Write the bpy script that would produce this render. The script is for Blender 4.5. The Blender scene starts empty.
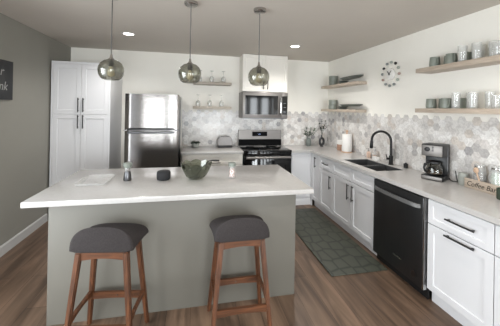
import bpy, bmesh, math, random
from mathutils import Vector, Matrix
random.seed(7)
S = bpy.context.scene
COL = S.collection
PI = math.pi

# ------------------------------------------------------------------ camera
F, CX, CY, CAMH = 268.17, 249.54, 107.94, 1.594
YAW, PITCH, ROLL = 0.204, 0.002, 0.018
def cam_rot(yaw, pitch, roll):
    B = Matrix(((1, 0, 0), (0, 0, -1), (0, 1, 0)))
    cy, sy = math.cos(yaw), math.sin(yaw)
    Y = Matrix(((cy, 0, -sy), (0, 1, 0), (sy, 0, cy)))
    cp, sp = math.cos(pitch), math.sin(pitch)
    P = Matrix(((1, 0, 0), (0, cp, sp), (0, -sp, cp)))
    cr, sr = math.cos(roll), math.sin(roll)
    Q = Matrix(((cr, -sr, 0), (sr, cr, 0), (0, 0, 1)))
    return Q @ P @ Y @ B
R = cam_rot(YAW, PITCH, ROLL)
right, down, fwd = R[0], R[1], R[2]
cd = bpy.data.cameras.new('camera')
cam = bpy.data.objects.new('camera', cd)
COL.objects.link(cam)
M = Matrix((right, -down, -fwd)).transposed().to_4x4()
M.translation = (0, 0, CAMH)
cam.matrix_world = M
cd.sensor_fit = 'HORIZONTAL'
cd.sensor_width = 36
cd.lens = F / 500 * 36
cd.shift_x = (250 - CX) / 500
cd.shift_y = (CY - 163) / 500
cd.clip_start = 0.02
S.camera = cam

# ------------------------------------------------------------------ light and exposure
S.view_settings.view_transform = 'Standard'
S.view_settings.look = 'None'
S.view_settings.exposure = 0.76
S.view_settings.gamma = 1.0
S.view_settings.use_curve_mapping = False
W = bpy.data.worlds.new('world')
S.world = W
W.use_nodes = True
bg = W.node_tree.nodes['Background']
bg.inputs[0].default_value = (0.86, 0.93, 1.0, 1)
bg.inputs[1].default_value = 1.0
def area(name, loc, rot, sx, sy, power, color=(1, 1, 1)):
    l = bpy.data.lights.new(name, 'AREA')
    l.shape = 'RECTANGLE'; l.size = sx; l.size_y = sy; l.energy = power; l.color = color
    o = bpy.data.objects.new(name, l); COL.objects.link(o)
    o.location = loc; o.rotation_euler = rot
    return o
# daylight outside the openings of the living-room end (behind the camera)
RY = -3.6
DAY = (0.92, 0.97, 1.0)
area('daylight', (-1.3, RY - .25, 1.2), (PI/2, 0, 0), 1.2, 2.2, 80, DAY)
area('daylight', (0.75, RY - .25, 1.25), (PI/2, 0, 0), 1.6, 2.0, 130, DAY)
area('daylight', (3.05, RY - .25, 1.15), (PI/2, 0, 0), 2.4, 2.1, 95, DAY)
# daylight outside the sliding door in the left wall, left of the camera
area('daylight', (-3.7, .6, 1.3), (0, -PI/2, 0), 3.2, 5.0, 220, DAY)

# ------------------------------------------------------------------ room numbers
YB, XR, XL, H = 4.815, 2.553, -1.959, 2.528
XE, YJ = 4.6, 0.30          # living-room end: wider than the kitchen

# ------------------------------------------------------------------ materials
def new_mat(name):
    m = bpy.data.materials.new(name); m.use_nodes = True
    nt = m.node_tree
    return m, nt, nt.nodes['Principled BSDF']
def lin(c):
    return tuple(((v/255)/12.92 if v/255 <= .04045 else ((v/255+.055)/1.055)**2.4) for v in c) + (1,)
def mat(name, rgb, rough=.5, metal=0., var=.06, scale=30., bump=0., bscale=None, stretch=(1, 1, 1), coat=0., spec=.5, aniso=0.):
    m, nt, b = new_mat(name)
    N, L = nt.nodes, nt.links
    tc = N.new('ShaderNodeTexCoord'); mp = N.new('ShaderNodeMapping')
    mp.inputs['Scale'].default_value = stretch
    L.new(tc.outputs['Object'], mp.inputs['Vector'])
    n = N.new('ShaderNodeTexNoise'); n.inputs['Scale'].default_value = scale; n.inputs['Detail'].default_value = 4
    L.new(mp.outputs[0], n.inputs['Vector'])
    r = N.new('ShaderNodeValToRGB')
    c = lin(rgb)
    r.color_ramp.elements[0].position = .3; r.color_ramp.elements[1].position = .7
    r.color_ramp.elements[0].color = tuple(max(0, v*(1-var)) for v in c[:3]) + (1,)
    r.color_ramp.elements[1].color = tuple(min(1, v*(1+var)) for v in c[:3]) + (1,)
    L.new(n.outputs['Fac'], r.inputs[0]); L.new(r.outputs[0], b.inputs['Base Color'])
    b.inputs['Roughness'].default_value = rough
    b.inputs['Metallic'].default_value = metal
    b.inputs['Specular IOR Level'].default_value = spec
    b.inputs['Coat Weight'].default_value = coat
    if aniso: b.inputs['Anisotropic'].default_value = aniso
    if bump:
        n2 = N.new('ShaderNodeTexNoise'); n2.inputs['Scale'].default_value = bscale or scale*4; n2.inputs['Detail'].default_value = 3
        L.new(mp.outputs[0], n2.inputs['Vector'])
        bp = N.new('ShaderNodeBump'); bp.inputs['Strength'].default_value = bump; bp.inputs['Distance'].default_value = .01
        L.new(n2.outputs['Fac'], bp.inputs['Height']); L.new(bp.outputs[0], b.inputs['Normal'])
    return m
def wood(name, rgb, dark, scale=6., stretch=(1, 1, 12), rough=.45):
    m, nt, b = new_mat(name)
    N, L = nt.nodes, nt.links
    tc = N.new('ShaderNodeTexCoord'); mp = N.new('ShaderNodeMapping'); mp.inputs['Scale'].default_value = stretch
    L.new(tc.outputs['Object'], mp.inputs['Vector'])
    n = N.new('ShaderNodeTexNoise'); n.inputs['Scale'].default_value = scale; n.inputs['Detail'].default_value = 6; n.inputs['Distortion'].default_value = .6
    L.new(mp.outputs[0], n.inputs['Vector'])
    r = N.new('ShaderNodeValToRGB'); r.color_ramp.elements[0].position = .35; r.color_ramp.elements[1].position = .68
    r.color_ramp.elements[0].color = lin(dark); r.color_ramp.elements[1].color = lin(rgb)
    L.new(n.outputs['Fac'], r.inputs[0]); L.new(r.outputs[0], b.inputs['Base Color'])
    b.inputs['Roughness'].default_value = rough
    return m
def glass(name, tint, gloss=.08, rough=.02, milk=0.):
    """thin-walled glass: tinted see-through plus a mirror sheen that grows towards grazing angles"""
    m = bpy.data.materials.new(name); m.use_nodes = True
    nt = m.node_tree; N, L = nt.nodes, nt.links
    N.remove(N['Principled BSDF'])
    t = N.new('ShaderNodeBsdfTransparent')
    n = N.new('ShaderNodeTexNoise'); n.inputs['Scale'].default_value = 14
    r = N.new('ShaderNodeValToRGB')
    r.color_ramp.elements[0].color = tuple(v*.96 for v in tint) + (1,); r.color_ramp.elements[1].color = tuple(min(1, v*1.03) for v in tint) + (1,)
    L.new(n.outputs['Fac'], r.inputs[0]); L.new(r.outputs[0], t.inputs[0])
    g = N.new('ShaderNodeBsdfGlossy'); g.inputs['Roughness'].default_value = rough
    lw = N.new('ShaderNodeLayerWeight'); lw.inputs['Blend'].default_value = .25
    mr = N.new('ShaderNodeMapRange'); mr.inputs['To Min'].default_value = gloss*.5; mr.inputs['To Max'].default_value = min(1, gloss*6)
    L.new(lw.outputs['Facing'], mr.inputs['Value'])
    mx = N.new('ShaderNodeMixShader')
    L.new(mr.outputs[0], mx.inputs[0]); L.new(t.outputs[0], mx.inputs[1]); L.new(g.outputs[0], mx.inputs[2])
    if milk:
        df = N.new('ShaderNodeBsdfDiffuse'); df.inputs[0].default_value = (.9, .9, .88, 1)
        m2 = N.new('ShaderNodeMixShader'); m2.inputs[0].default_value = milk
        L.new(mx.outputs[0], m2.inputs[1]); L.new(df.outputs[0], m2.inputs[2]); mx = m2
    L.new(mx.outputs[0], N['Material Output'].inputs['Surface'])
    return m
def emit(name, rgb, strength):
    m, nt, b = new_mat(name)
    n = nt.nodes.new('ShaderNodeTexNoise'); r = nt.nodes.new('ShaderNodeValToRGB')
    r.color_ramp.elements[0].color = lin(rgb); r.color_ramp.elements[1].color = lin(rgb)
    nt.links.new(n.outputs['Fac'], r.inputs[0]); nt.links.new(r.outputs[0], b.inputs['Emission Color'])
    b.inputs['Emission Strength'].default_value = strength
    return m
def floor_mat():
    m, nt, b = new_mat('vinyl_planks')
    N, L = nt.nodes, nt.links
    tc = N.new('ShaderNodeTexCoord'); mp = N.new('ShaderNodeMapping'); mp.inputs['Rotation'].default_value = (0, 0, PI/2)
    L.new(tc.outputs['Object'], mp.inputs['Vector'])
    br = N.new('ShaderNodeTexBrick'); br.inputs['Scale'].default_value = 1
    br.inputs['Brick Width'].default_value = 1.2; br.inputs['Row Height'].default_value = .18
    br.inputs['Mortar Size'].default_value = .0016; br.offset = .37
    br.inputs['Color1'].default_value = lin((134, 110, 92)); br.inputs['Color2'].default_value = lin((103, 84, 70)); br.inputs['Mortar'].default_value = lin((70, 54, 44))
    L.new(mp.outputs[0], br.inputs['Vector'])
    m2 = N.new('ShaderNodeMapping'); m2.inputs['Scale'].default_value = (9, .9, 1)
    L.new(tc.outputs['Object'], m2.inputs['Vector'])
    n = N.new('ShaderNodeTexNoise'); n.inputs['Scale'].default_value = 1.6; n.inputs['Detail'].default_value = 7; n.inputs['Distortion'].default_value = .7
    L.new(m2.outputs[0], n.inputs['Vector'])
    r = N.new('ShaderNodeValToRGB'); r.color_ramp.elements[0].position = .34; r.color_ramp.elements[1].position = .66
    r.color_ramp.elements[0].color = (.52, .49, .46, 1); r.color_ramp.elements[1].color = (1.18, 1.15, 1.1, 1)
    L.new(n.outputs['Fac'], r.inputs[0])
    mx = N.new('ShaderNodeMix'); mx.data_type = 'RGBA'; mx.blend_type = 'MULTIPLY'; mx.inputs[0].default_value = 1
    L.new(br.outputs['Color'], mx.inputs[6]); L.new(r.outputs[0], mx.inputs[7]); L.new(mx.outputs[2], b.inputs['Base Color'])
    b.inputs['Roughness'].default_value = .42
    return m
def tile_mat():
    m, nt, b = new_mat('marble_hexagons')
    N, L = nt.nodes, nt.links
    at = N.new('ShaderNodeAttribute'); at.attribute_name = 'tint'; at.attribute_type = 'GEOMETRY'
    tc = N.new('ShaderNodeTexCoord')
    n = N.new('ShaderNodeTexNoise'); n.inputs['Scale'].default_value = 26; n.inputs['Detail'].default_value = 6; n.inputs['Distortion'].default_value = 1.6
    L.new(tc.outputs['Object'], n.inputs['Vector'])
    r = N.new('ShaderNodeValToRGB'); r.color_ramp.elements[0].position = .36; r.color_ramp.elements[1].position = .62
    r.color_ramp.elements[0].color = (.78, .77, .77, 1); r.color_ramp.elements[1].color = (1, 1, 1, 1)
    L.new(n.outputs['Fac'], r.inputs[0])
    mx = N.new('ShaderNodeMix'); mx.data_type = 'RGBA'; mx.blend_type = 'MULTIPLY'; mx.inputs[0].default_value = 1
    L.new(at.outputs['Color'], mx.inputs[6]); L.new(r.outputs[0], mx.inputs[7]); L.new(mx.outputs[2], b.inputs['Base Color'])
    b.inputs['Roughness'].default_value = .24
    return m
def rug_mat():
    m, nt, b = new_mat('green_scallop_mat')
    N, L = nt.nodes, nt.links
    tc = N.new('ShaderNodeTexCoord'); mp = N.new('ShaderNodeMapping'); mp.inputs['Scale'].default_value = (8, 5.5, 0)
    L.new(tc.outputs['Object'], mp.inputs['Vector'])
    v = N.new('ShaderNodeTexVoronoi'); v.feature = 'DISTANCE_TO_EDGE'; v.inputs['Scale'].default_value = 1; v.inputs['Randomness'].default_value = .45
    L.new(mp.outputs[0], v.inputs['Vector'])
    r = N.new('ShaderNodeValToRGB'); r.color_ramp.elements[0].position = .0; r.color_ramp.elements[1].position = .13
    r.color_ramp.elements[0].color = lin((47, 50, 44)); r.color_ramp.elements[1].color = lin((74, 76, 66))
    L.new(v.outputs['Distance'], r.inputs[0]); L.new(r.outputs[0], b.inputs['Base Color'])
    b.inputs['Roughness'].default_value = .6
    bp = N.new('ShaderNodeBump'); bp.inputs['Strength'].default_value = .4; bp.inputs['Distance'].default_value = .004
    L.new(r.outputs[0], bp.inputs['Height']); L.new(bp.outputs[0], b.inputs['Normal'])
    return m
MT = dict(
    wall=mat('cream_wall_paint', (241, 238, 230), .7, var=.015, scale=3, bump=.04, bscale=90),
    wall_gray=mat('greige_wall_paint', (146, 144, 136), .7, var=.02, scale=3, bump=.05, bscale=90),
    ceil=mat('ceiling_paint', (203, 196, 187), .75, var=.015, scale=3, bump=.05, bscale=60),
    floor=floor_mat(), tile=tile_mat(), rug=rug_mat(),
    rear=mat('rear_wall_reflection_tone', (126, 121, 115), .8, var=.02, scale=3),  # unseen wall, toned dark so the fridge reflects darker surroundings
    grout=mat('grout', (216, 212, 206), .8, var=.03),
    white=mat('white_cabinet_lacquer', (222, 222, 224), .35, var=.01, scale=5),
    white_warm_lit=mat('white_lacquer_warm_lit', (226, 222, 214), .38, var=.01, scale=5),  # white cabinets with the warm cast of the light put into the colour
    quartz=mat('pale_quartz', (192, 189, 186), .16, var=.035, scale=45),
    island=mat('sage_grey_panel', (111, 108, 100), .5, var=.015, scale=4),
    base=mat('white_trim_paint', (198, 198, 196), .45, var=.01, scale=5),
    steel=mat('brushed_steel', (150, 147, 145), .17, 1., var=.05, scale=4, stretch=(.6, .6, 60), bump=.022, bscale=9),
    steel_fridge=mat('fridge_steel', (146, 142, 140), .11, .95, var=.05, scale=4, stretch=(.25, .25, 60), bump=.05, bscale=9),
    steel_soft=mat('satin_steel', (132, 128, 125), .42, .75, var=.05, scale=4, stretch=(.6, .6, 60)),
    steel_d=mat('dark_steel', (96, 96, 98), .3, 1., var=.05, scale=6),
    chrome=mat('chrome', (205, 205, 205), .12, 1., var=.02),
    nickel=mat('brushed_nickel', (180, 177, 174), .22, 1., var=.04),
    handle_gray=mat('satin_grey_metal', (128, 128, 128), .45, .6, var=.04),
    black=mat('black_plastic', (26, 26, 27), .4, var=.1),
    blackmatte=mat('matte_black_enamel', (16, 16, 17), .8, var=.1, spec=.15),
    blackm=mat('matte_black_metal', (40, 39, 39), .35, .6, var=.08),
    blackgl=mat('black_glass', (14, 14, 15), .06, var=.05),
    dw=mat('black_stainless', (70, 70, 71), .33, .85, var=.05, scale=4, stretch=(60, 60, .5)),
    handle=mat('dark_bronze_pull', (62, 60, 60), .35, .8, var=.06),
    sink=mat('black_composite', (68, 68, 69), .5, var=.2, scale=120),
    shelf=wood('pale_oak', (196, 182, 166), (172, 156, 140), 5, (3, 3, 20)),
    shelf_y=wood('pale_oak_long', (196, 182, 166), (172, 156, 140), 5, (20, 1.5, 20)),
    shelf_x=wood('pale_oak_wide', (180, 170, 158), (158, 147, 134), 5, (1.5, 20, 20)),
    walnut=wood('walnut', (108, 66, 40), (70, 42, 25), 5, (10, 10, 1.2)),
    walnut_x=wood('walnut_rail', (108, 66, 40), (74, 45, 27), 5, (1.2, 10, 10)),
    fabric=mat('charcoal_fabric', (58, 54, 54), .9, var=.18, scale=160, bump=.25, bscale=420, spec=.2),
    puck=mat('charcoal_knit', (40, 40, 42), .85, var=.15, scale=200, bump=.2),
    clear=glass('clear_glass', (.96, .965, .96), .10, .05, .21),
    smoke=glass('smoked_glass', (.75, .75, .71), .10),
    greenglass=glass('green_glass', (.58, .61, .53), .10, .08),
    acrylic=glass('clear_acrylic', (.97, .97, .97), .05, .15, .22),
    amber=mat('bulb_glass', (220, 210, 186), .2, var=.05),
    cord=mat('grey_cord', (90, 88, 86), .7, var=.05),
    mug=mat('sage_stoneware', (126, 131, 122), .3, var=.12, scale=18),
    plate=mat('slate_green_stoneware', (92, 98, 92), .3, var=.12, scale=18),
    paper=mat('paper', (238, 236, 232), .9, var=.02, scale=60, bump=.1),
    beech=wood('beech', (206, 176, 150), (184, 150, 124), 6, (2, 2, 14)),
    copper=wood('rosy_wood', (188, 150, 128), (164, 126, 106), 6, (2, 2, 14)),
    leaf=mat('eucalyptus_leaf', (96, 112, 92), .55, var=.25, scale=12),
    leafd=mat('dark_leaf', (52, 64, 50), .5, var=.25, scale=12),
    vase=mat('grey_ceramic', (112, 118, 114), .35, var=.08),
    vaseb=mat('black_ceramic', (34, 34, 36), .35, var=.08),
    toaster=mat('grey_enamel', (128, 124, 122), .3, .3, var=.05),
    pot=mat('sage_pot', (160, 162, 155), .5, var=.06),
    salt=mat('pink_salt', (220, 172, 160), .7, var=.2, scale=120),
    coffee=mat('coffee_beans', (86, 64, 52), .7, var=.4, scale=120),
    pods=mat('mint_pods', (190, 206, 192), .5, var=.25, scale=60),
    lidg=mat('grey_green_lid', (134, 140, 132), .45, var=.05),
    soap=mat('white_soap', (236, 234, 230), .5, var=.02),
    peach=mat('peach_soap', (226, 196, 176), .4, var=.05),
    chalk=mat('chalkboard', (52, 53, 55), .75, var=.18, scale=7),
    chalkw=mat('chalk_white', (160, 160, 158), .8, var=.05),
    ink=mat('dark_ink', (44, 36, 32), .7, var=.05),
    display=emit('blue_digits', (120, 170, 255), .7),
    led=emit('led_lens', (255, 250, 242), 4.0),
    ball_k=mat('black_ball', (40, 36, 36), .35), ball_g=mat('grey_ball', (132, 136, 134), .35),
    ball_s=mat('sage_ball', (158, 166, 156), .35), ball_r=mat('rose_ball', (164, 140, 130), .35),
    clockface=mat('white_clock_hub', (236, 234, 230), .4, var=.02),
    dial=mat('grey_markings', (112, 114, 117), .5, var=.03),
)

# ------------------------------------------------------------------ mesh helpers (world coordinates unless stated)
class MB:
    def __init__(s): s.bm = bmesh.new()
    def box(s, x0, x1, y0, y1, z0, z1, bev=0.):
        b = bmesh.new()
        g = bmesh.ops.create_cube(b, size=1)
        for v in b.verts:
            v.co = Vector(((x0+x1)/2+v.co.x*(x1-x0), (y0+y1)/2+v.co.y*(y1-y0), (z0+z1)/2+v.co.z*(z1-z0)))
        if bev: bmesh.ops.bevel(b, geom=b.edges[:], offset=bev, segments=2, affect='EDGES', profile=.5)
        s._add(b); return s
    def _add(s, b, mi=0):
        me = bpy.data.meshes.new('tmp'); b.to_mesh(me); b.free()
        n0 = len(s.bm.faces)
        s.bm.from_mesh(me); bpy.data.meshes.remove(me)
    def lathe(s, prof, c=(0, 0, 0), seg=32, axis='Z', sx=1., sy=1., rot=None):
        b = bmesh.new(); rings = []
        for r, z in prof:
            if r < 1e-5: rings.append([b.verts.new((0, 0, z))])
            else: rings.append([b.verts.new((r*math.cos(2*PI*k/seg)*sx, r*math.sin(2*PI*k/seg)*sy, z)) for k in range(seg)])
        for a, d in zip(rings, rings[1:]):
            if len(a) == 1 and len(d) == 1: continue
            for k in range(seg):
                j = (k+1) % seg
                if len(a) == 1: b.faces.new((a[0], d[j], d[k]))
                elif len(d) == 1: b.faces.new((a[k], a[j], d[0]))
                else: b.faces.new((a[k], a[j], d[j], d[k]))
        for e in (rings[0], rings[-1]):
            if len(e) > 1 and e is rings[0]: b.faces.new(e[::-1])
            elif len(e) > 1: b.faces.new(e)
        if axis == 'X': b.transform(Matrix.Rotation(PI/2, 4, 'Y'))
        if axis == 'Y': b.transform(Matrix.Rotation(-PI/2, 4, 'X'))
        if rot is not None: b.transform(rot)
        b.transform(Matrix.Translation(Vector(c)))
        bmesh.ops.recalc_face_normals(b, faces=b.faces[:])
        s._add(b); return s
    def tube(s, pts, r, seg=10, radii=None):
        pts = [Vector(p) for p in pts]; b = bmesh.new(); rings = []
        prev = None
        for i, p in enumerate(pts):
            t = (pts[min(i+1, len(pts)-1)] - pts[max(i-1, 0)]).normalized()
            if prev is None:
                u = t.orthogonal().normalized()
            else:
                u = (prev - t*prev.dot(t)).normalized()
            prev = u; w = t.cross(u); rr = radii[i] if radii else r
            rings.append([b.verts.new(p + u*rr*math.cos(2*PI*k/seg) + w*rr*math.sin(2*PI*k/seg)) for k in range(seg)])
        for a, d in zip(rings, rings[1:]):
            for k in range(seg):
                j = (k+1) % seg; b.faces.new((a[k], a[j], d[j], d[k]))
        b.faces.new(rings[0][::-1]); b.faces.new(rings[-1])
        bmesh.ops.recalc_face_normals(b, faces=b.faces[:])
        s._add(b); return s
    def beam(s, p0, p1, w0, d0, w1=None, d1=None, bev=.004):
        """tapered rectangular bar from p0 to p1 (w along x, d along y)"""
        w1 = w1 or w0; d1 = d1 or d0; b = bmesh.new()
        lo = [b.verts.new(Vector(p0)+Vector((i*w0/2, j*d0/2, 0))) for i, j in ((-1, -1), (1, -1), (1, 1), (-1, 1))]
        hi = [b.verts.new(Vector(p1)+Vector((i*w1/2, j*d1/2, 0))) for i, j in ((-1, -1), (1, -1), (1, 1), (-1, 1))]
        b.faces.new(lo[::-1]); b.faces.new(hi)
        for k in range(4):
            j = (k+1) % 4; b.faces.new((lo[k], lo[j], hi[j], hi[k]))
        if bev: bmesh.ops.bevel(b, geom=b.edges[:], offset=bev, segments=2, affect='EDGES')
        s._add(b); return s
    def poly(s, pts, dirv):
        """extrude a polygon along dirv"""
        b = bmesh.new(); d = Vector(dirv)
        a = [b.verts.new(Vector(p)) for p in pts]; c = [b.verts.new(Vector(p)+d) for p in pts]
        b.faces.new(a[::-1]); b.faces.new(c)
        for k in range(len(a)):
            j = (k+1) % len(a); b.faces.new((a[k], a[j], c[j], c[k]))
        bmesh.ops.recalc_face_normals(b, faces=b.faces[:])
        s._add(b); return s
    def ball(s, c, r, sc=(1, 1, 1), seg=16):
        b = bmesh.new(); bmesh.ops.create_uvsphere(b, u_segments=seg, v_segments=max(6, seg//2), radius=r)
        b.transform(Matrix.Translation(Vector(c)) @ Matrix.Diagonal((*sc, 1)))
        s._add(b); return s
    def shaker(s, face, a0, a1, z0, z1, plane, t=.019, rail=.055, rec=.008):
        """recessed-panel front. face 'Y': spans x, faces -y at y=plane; face 'X': spans y, faces -x at x=plane"""
        def P(a, z, d):
            return Vector((a, plane+d, z)) if face == 'Y' else Vector((plane+d, a, z))
        b = bmesh.new()
        def loop(i, d): return [b.verts.new(P(*q, d)) for q in ((a0+i, z0+i), (a1-i, z0+i), (a1-i, z1-i), (a0+i, z1-i))]
        back = loop(0, t); e = loop(0, .002); f = loop(.002, 0); g = loop(rail, 0); h = loop(rail+.004, rec)
        seq = [back, e, f, g, h]
        for A, B in zip(seq, seq[1:]):
            for k in range(4):
                j = (k+1) % 4; b.faces.new((A[k], A[j], B[j], B[k]))
        b.faces.new(h); b.faces.new(back[::-1])
        bmesh.ops.recalc_face_normals(b, faces=b.faces[:])
        s._add(b); return s

WLOC = {}
def wl(o): return WLOC.get(o.name, Vector())
def finish(name, mb, m, origin, parent=None, angle=28):
    me = bpy.data.meshes.new(name)
    mb.bm.transform(Matrix.Translation(-origin))
    mb.bm.to_mesh(me); mb.bm.free()
    me.materials.append(m if not isinstance(m, str) else MT[m])
    me.polygons.foreach_set('use_smooth', [True]*len(me.polygons))
    me.set_sharp_from_angle(angle=math.radians(angle))
    o = bpy.data.objects.new(name, me); COL.objects.link(o)
    if parent is None:
        o.location = origin
    else: o.parent = parent
    WLOC[o.name] = origin
    return o
def tag(o, label, cat, group=None):
    o['label'] = label; o['category'] = cat
    if group: o['group'] = group
    return o
def thing(name, label, cat, loc, group=None, rz=0.):
    o = bpy.data.objects.new(name, None); COL.objects.link(o)
    o.empty_display_size = .05
    o.location = loc; o.rotation_euler = (0, 0, rz)
    WLOC[o.name] = Vector(loc)
    return tag(o, label, cat, group)
def part(name, mb, m, parent, label=None, angle=28):
    """child mesh given in world coordinates (parent unrotated)"""
    o = finish(name, mb, m, wl(parent), parent, angle)
    if label: o['label'] = label
    return o
def lpart(name, mb, m, parent, label=None, angle=28):
    """child mesh given in the thing's own coordinates"""
    o = finish(name, mb, m, Vector(), parent, angle)
    if label: o['label'] = label
    return o
def single(name, mb, m, label, cat, loc, group=None, angle=28):
    return tag(finish(name, mb, m, Vector(loc), None, angle), label, cat, group)
def struct(name, mb, m):
    o = finish(name, mb, m, Vector(), None); o['kind'] = 'structure'; return o
def text_mesh(body, size, extrude, shear=0.):
    c = bpy.data.curves.new('txt', 'FONT'); c.body = body; c.size = size; c.extrude = extrude; c.shear = shear
    c.align_x = 'LEFT'; c.resolution_u = 3
    o = bpy.data.objects.new('txt', c); COL.objects.link(o)
    dg = bpy.context.evaluated_depsgraph_get()
    me = bpy.data.meshes.new_from_object(o.evaluated_get(dg))
    bpy.data.objects.remove(o); bpy.data.curves.remove(c)
    mb = MB(); mb.bm.from_mesh(me); bpy.data.meshes.remove(me)
    return mb
def copy_tree(o, loc, label=None, rz=None):
    def rec(a, parent):
        c = a.copy(); COL.objects.link(c); c.parent = parent
        for ch in a.children: rec(ch, c)
        return c
    c = rec(o, None); c.location = loc
    if rz is not None: c.rotation_euler = (0, 0, rz)
    if label: c['label'] = label
    return c

# ------------------------------------------------------------------ THE SETTING
struct('floor', MB().box(XL-.1, XE+.1, RY-.1, YB+.1, -.1, 0), 'floor')
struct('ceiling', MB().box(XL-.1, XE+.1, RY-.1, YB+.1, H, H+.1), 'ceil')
struct('wall_back', MB().box(XL-.1, XR+.1, YB, YB+.1, 0, H), 'wall')
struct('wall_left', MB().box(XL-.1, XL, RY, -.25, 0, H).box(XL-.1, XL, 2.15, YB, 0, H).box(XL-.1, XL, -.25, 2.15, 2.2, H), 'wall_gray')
w = MB()
for y in (-.25, .95, 2.15): w.box(XL-.08, XL-.03, max(-.25, y-.05), min(2.15, y+.05), .0, 2.2)
w.box(XL-.08, XL-.03, -.25, 2.15, 0, .07).box(XL-.08, XL-.03, -.25, 2.15, 2.13, 2.2)
struct('window_5', w, 'base')
struct('wall_right', MB().box(XR, XR+.1, YJ, YB, 0, H), 'wall')
struct('wall_jog', MB().box(XR+.1, XE, YJ, YJ+.1, 0, H), 'wall')
struct('wall_far_right', MB().box(XE, XE+.1, RY, YJ+.1, 0, H), 'wall')
ops = [(-1.75, -1.3, .1, 2.3), (-1.1, -.92, .1, 2.3), (0.0, 1.5, .35, 2.15), (1.95, 4.15, .02, 2.15)]
rw = MB()
xs = XL
for a, b_, z0, z1 in ops:
    rw.box(xs, a, RY-.1, RY, 0, H); rw.box(a, b_, RY-.1, RY, 0, z0); rw.box(a, b_, RY-.1, RY, z1, H); xs = b_
rw.box(xs, XE, RY-.1, RY, 0, H)
struct('wall_rear', rw, 'rear')
for i, (a, b_, z0, z1) in enumerate(ops):
    w = MB(); nn = (1, 1, 3, 4)[i]
    for k in range(nn+1):
        x = a + (b_-a)*k/nn
        w.box(max(a, x-(.11 if i == 3 else .045)), min(b_, x+(.11 if i == 3 else .045)), RY-.08, RY-.03, z0, z1)
    w.box(a, b_, RY-.08, RY-.03, z0, z0+.06).box(a, b_, RY-.08, RY-.03, z1-.06, z1)
    struct('window_%d' % (i+1), w, 'base')
bb = MB().poly([(XL, 2.2, 0), (XL+.016, 2.2, 0), (XL+.016, 2.2, .095), (XL+.008, 2.2, .107), (XL, 2.2, .107)], (0, 4.165-2.2, 0))
struct('baseboard_left', bb, 'base')

def hex_wall(name, origin, U, N, length, z0, ztop, seed):
    """field of flat-topped marble hexagons; every second column ends half a tile lower, leaving notches at the top"""
    rnd = random.Random(seed)
    b = bmesh.new(); r = .0467; h = math.sqrt(3)*r; g = .0011; th = .007
    O, U, N = Vector(origin), Vector(U), Vector(N); Z = Vector((0, 0, 1))
    lay = b.verts.layers.float_color.new('tint')
    tones = [(230, 227, 223), (220, 216, 212), (208, 205, 202), (192, 189, 187), (216, 208, 200), (238, 236, 233), (176, 174, 174)]
    wts = [9, 8, 3, 2.0, 2.2, 6, 1.2]
    for c_ in range(int(length/(1.5*r))+2):
        c = c_*1.5*r
        zt = ztop - (h/2 if c_ % 2 else 0)
        k_ = 0
        while True:
            zc = zt - h/2 - k_*h; k_ += 1
            if zc + h/2 < z0: break
            pts = []
            for k in range(6):
                a = k*PI/3
                pts.append((min(max(c + (r-g)*math.cos(a), 0), length), max(zc + (r-g)*math.sin(a), z0)))
            if max(q[0] for q in pts)-min(q[0] for q in pts) < .008 or max(q[1] for q in pts)-min(q[1] for q in pts) < .008: continue
            t = rnd.choices(tones, wts)[0]; v_ = rnd.uniform(.97, 1.02); col = lin(t); col = (col[0]*v_, col[1]*v_, col[2]*v_, 1)
            tilt = [rnd.uniform(-.0006, .0006) for _ in range(2)]
            fr = []; bk = []
            for (u, z) in pts:
                d = th + tilt[0]*(u-c)/r + tilt[1]*(z-zc)/r
                vf = b.verts.new(O + U*u + Z*z + N*d); vb = b.verts.new(O + U*u + Z*z + N*.0005)
                vf[lay] = col; vb[lay] = col; fr.append(vf); bk.append(vb)
            b.faces.new(fr)
            for k in range(6):
                q = (k+1) % 6; b.faces.new((fr[k], bk[k], bk[q], fr[q]))
    bmesh.ops.recalc_face_normals(b, faces=b.faces[:])
    me = bpy.data.meshes.new(name); b.to_mesh(me); b.free(); me.materials.append(MT['tile'])
    o = bpy.data.objects.new(name, me); COL.objects.link(o); o['kind'] = 'structure'
    return o
ZC = .915
hex_wall('trim_1', (-.2, YB, 0), (1, 0, 0), (0, -1, 0), XR+.2-.009, ZC+.001, 1.553, 3)
hex_wall('trim_2', (XR, .45, 0), (0, 1, 0), (-1, 0, 0), YB-.45-.009, ZC+.001, 1.553, 5)
struct('trim_3', MB().box(-.2, XR, YB-.0045, YB-.0001, ZC+.001, 1.511).box(XR-.0045, XR-.0001, .45, YB-.005, ZC+.001, 1.511), 'grout')

# ------------------------------------------------------------------ handles
def pull_v(face, a, plane, z0, z1, m='handle'):
    """vertical bar pull standing off a front"""
    mb = MB(); d = .03
    if face == 'Y':
        mb.box(a-.006, a+.006, plane-d, plane-d+.010, z0, z1, .002)
        for z in (z0+.02, z1-.02): mb.box(a-.005, a+.005, plane-d+.008, plane, z-.005, z+.005)
    else:
        mb.box(plane-d, plane-d+.010, a-.006, a+.006, z0, z1, .002)
        for z in (z0+.02, z1-.02): mb.box(plane-d+.008, plane, a-.005, a+.005, z-.005, z+.005)
    return mb
def pull_h(face, a0, a1, plane, z):
    mb = MB(); d = .03
    if face == 'Y':
        mb.box(a0, a1, plane-d, plane-d+.010, z-.006, z+.006, .002)
        for a in (a0+.02, a1-.02): mb.box(a-.005, a+.005, plane-d+.008, plane, z-.005, z+.005)
    else:
        mb.box(plane-d, plane-d+.010, a0, a1, z-.006, z+.006, .002)
        for a in (a0+.02, a1-.02): mb.box(plane-d+.008, plane, a-.005, a+.005, z-.005, z+.005)
    return mb

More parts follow.
